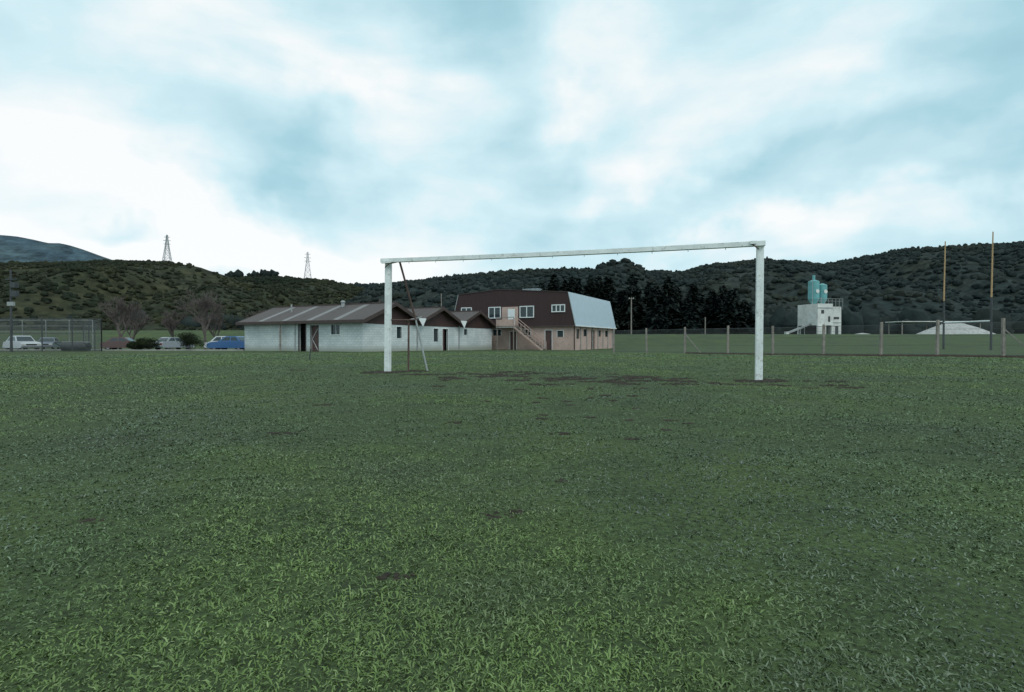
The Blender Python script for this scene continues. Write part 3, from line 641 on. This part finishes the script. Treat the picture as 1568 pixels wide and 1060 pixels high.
def pile(x,y,rx,ry,h,name='gravel_pile'):
    n=40; V=[];ring=14
    for j in range(ring):
        t=j/(ring-1)
        for k in range(n):
            a_=2*math.pi*k/n; w_=1+.1*math.sin(3*a_+x)+.05*math.sin(7*a_); r_=1-t
            V.append((x+math.cos(a_)*rx*r_*w_,y+math.sin(a_)*ry*r_*w_,G(x,y)-.2+h*(1-(1-t)**1.3)*(1+.04*random.random())))
    i=np.array([[j*n+k,j*n+(k+1)%n,(j+1)*n+(k+1)%n,(j+1)*n+k] for j in range(ring-1) for k in range(n)]); npmesh(name,np.array(V),[i],M['gravel'],smooth=True)
pile(92,110,7.5,5,2.9); pile(74.5,128,5,4,1.0); pile(83,125,4,3,.8)
e=empty('open_storage_shed',(93.5,117,G(93,117))); q=MB()
for xx in (-8.5,0,8.5):
    for yy in (-2,2): q.beam((xx,yy,-.5),(xx,yy,2.9),.12,M['timber'])
q.box(-9,9,-2.6,2.6,2.9,3.05,M['silowhite']); q.obj('frame_and_roof',e)
# ---------------------------------------------------------------- rugby posts
e=empty('rugby_goal_posts'); q=MB(); A=Vector((45.8,56,G(45.8,56))); B=Vector((46.3,51,G(46.3,51)))
for P_ in (A,B):
    q.beam((P_.x,P_.y,P_.z-.2),(P_.x,P_.y,4.9),.10,M['darksteel'],.085,n=10); q.beam((P_.x,P_.y,4.9),(P_.x+.1,P_.y,11.2),.075,M['yellow'],.05,n=10)
q.beam((A.x,A.y,2.6),(B.x,B.y,2.6),.07,M['whitetrim'],n=8); q.obj('uprights_and_crossbar',e)
def upole(x,y,h,arms=True):
    z=G(x,y); e=empty('utility_pole',(x,y,z)); q=MB(); q.beam((0,0,-.3),(0,0,h),.13,M['timber'],.09,n=8)
    if arms:
        q.box(-.5,.5,-.06,.06,h-.3,h-.2,M['timber']); [q.beam((xx,0,h-.2),(xx,0,h-.05),.04,M['whitetrim'],n=6) for xx in (-.4,.4)]
    q.obj('pole',e); return e
upole(22.6,100,7.0); upole(41,112,3.8,False)
e=empty('floodlight_pole',(-38.9,41.,G(-38.9,41.))); q=MB(); q.beam((0,0,-.2),(0,0,6.4),.09,M['darksteel'],.06,n=8); q.box(-.35,.35,-.12,.12,5.6,5.7,M['darksteel']); q.box(.1,.5,-.2,.15,5.0,5.4,M['darksteel']); q.box(.15,.55,-.2,.12,4.3,4.75,M['darksteel']); q.box(-.25,.25,-.08,.08,3.6,3.9,M['galv']); q.obj('mast_and_lamps',e)
# ---------------------------------------------------------------- world
W=bpy.data.worlds.new('World'); S.world=W; W.use_nodes=True; nt=W.node_tree; nt.nodes.clear()
out=nt.nodes.new('ShaderNodeOutputWorld'); SE,SR=math.radians(48),math.radians(150)
sky=nt.nodes.new('ShaderNodeTexSky'); sky.sky_type='NISHITA'; sky.sun_disc=False; sky.sun_elevation=SE; sky.sun_rotation=SR
bg1=nt.nodes.new('ShaderNodeBackground'); nt.links.new(sky.outputs[0],bg1.inputs[0]); bg1.inputs[1].default_value=.1
tc=nt.nodes.new('ShaderNodeTexCoord'); gen=tc.outputs['Generated']
wn=nt.nodes.new('ShaderNodeTexNoise'); wn.inputs['Scale'].default_value=2.8; wn.inputs['Detail'].default_value=5; wn.inputs['Roughness'].default_value=.55; nt.links.new(gen,wn.inputs['Vector'])
sb=nt.nodes.new('ShaderNodeVectorMath'); sb.operation='SUBTRACT'; nt.links.new(wn.outputs['Color'],sb.inputs[0]); sb.inputs[1].default_value=(.5,.5,.5)
sc=nt.nodes.new('ShaderNodeVectorMath'); sc.operation='SCALE'; nt.links.new(sb.outputs[0],sc.inputs[0]); sc.inputs['Scale'].default_value=.50
wv=nt.nodes.new('ShaderNodeVectorMath'); wv.operation='ADD'; nt.links.new(gen,wv.inputs[0]); nt.links.new(sc.outputs[0],wv.inputs[1]); wvec=wv.outputs[0]
fadd=lambda a,b_,op='ADD': madd_nt(nt,a,b_,op)
mp=nt.nodes.new('ShaderNodeMapping'); mp.inputs['Rotation'].default_value=(0,math.radians(-20),0); mp.inputs['Scale'].default_value=(1.,1.,2.6); nt.links.new(gen,mp.inputs[0])
n1=nt.nodes.new('ShaderNodeTexNoise'); n1.inputs['Scale'].default_value=2.6; n1.inputs['Detail'].default_value=8; n1.inputs['Roughness'].default_value=.48; n1.inputs['Distortion'].default_value=.25; nt.links.new(mp.outputs[0],n1.inputs['Vector'])
v=fadd(fadd(fadd(n1.outputs[0],-.5),1.5,'MULTIPLY'),.63)
blobs=[(-.85,.53,.30,.15,0,.32),(-.44,.62,.25,.1,0,.22),(-.215,.41,.10,.13,0,.26),(.18,.52,.13,.20,.2,.32),(-.85,.30,.38,.13,0,.38),(-.54,.26,.14,.07,0,.25),(.51,.55,.16,.14,0,.25),
 (-.35,.15,.5,.06,0,.35),(.8,.23,.45,.07,-.1,.25),(.35,.36,.32,.05,-.45,.25),(.75,.36,.35,.05,-.35,.22),
 (-.5,.49,.26,.12,.1,-.28),(-.30,.36,.18,.09,-.3,-.22),(.02,.42,.1,.20,0,-.18),(.22,.24,.4,.06,-.2,-.22),(.85,.5,.32,.22,-.3,-.32),(-.71,.25,.10,.035,0,-.30),(.45,.42,.22,.045,-.45,-.24),(.6,.28,.4,.04,-.25,-.18)]
for a_,b_,rx,rz,rot,amp in blobs:
    c_=Vector((a_,1,b_)).normalized(); k_=1/math.sqrt(1+a_*a_+b_*b_)
    mpp=nt.nodes.new('ShaderNodeMapping'); mpp.vector_type='TEXTURE'; mpp.inputs['Location'].default_value=c_; mpp.inputs['Rotation'].default_value=(0,rot,0); mpp.inputs['Scale'].default_value=(rx*1.6*k_,1.2,rz*1.7*k_)
    nt.links.new(wvec,mpp.inputs[0]); ln=nt.nodes.new('ShaderNodeVectorMath'); ln.operation='LENGTH'; nt.links.new(mpp.outputs[0],ln.inputs[0])
    mr=nt.nodes.new('ShaderNodeMapRange'); mr.interpolation_type='SMOOTHSTEP'; nt.links.new(ln.outputs['Value'],mr.inputs[0]); mr.inputs[1].default_value=1; mr.inputs[2].default_value=0; mr.inputs[3].default_value=0; mr.inputs[4].default_value=amp
    v=fadd(v,mr.outputs[0])
cr=ramp(nt,[(0.,(.30,.53,.62)),(.35,(.43,.69,.78)),(.65,(.66,.87,.93)),(.92,(.98,1.0,1.0))]); nt.links.new(v,cr.inputs[0])
bg2=nt.nodes.new('ShaderNodeBackground'); nt.links.new(cr.outputs[0],bg2.inputs[0]); bg2.inputs[1].default_value=1.03
mx=nt.nodes.new('ShaderNodeMixShader'); mx.inputs[0].default_value=.93; nt.links.new(bg1.outputs[0],mx.inputs[1]); nt.links.new(bg2.outputs[0],mx.inputs[2]); nt.links.new(mx.outputs[0],out.inputs[0])
sl=bpy.data.lights.new('sun','SUN'); sl.energy=1.05; sl.angle=math.radians(25); sl.color=(1,.97,.93); so=link(bpy.data.objects.new('sun',sl))
sd=Vector((math.sin(SR)*math.cos(SE),math.cos(SR)*math.cos(SE),math.sin(SE))); so.rotation_euler=sd.to_track_quat('Z','Y').to_euler()
cam=bpy.data.cameras.new('camera'); co=link(bpy.data.objects.new('camera',cam)); cam.lens=18.55; cam.sensor_width=36; cam.clip_start=.05; cam.clip_end=9000
co.location=(0,0,.68); co.rotation_euler=(math.radians(90-.57),0,0); S.camera=co
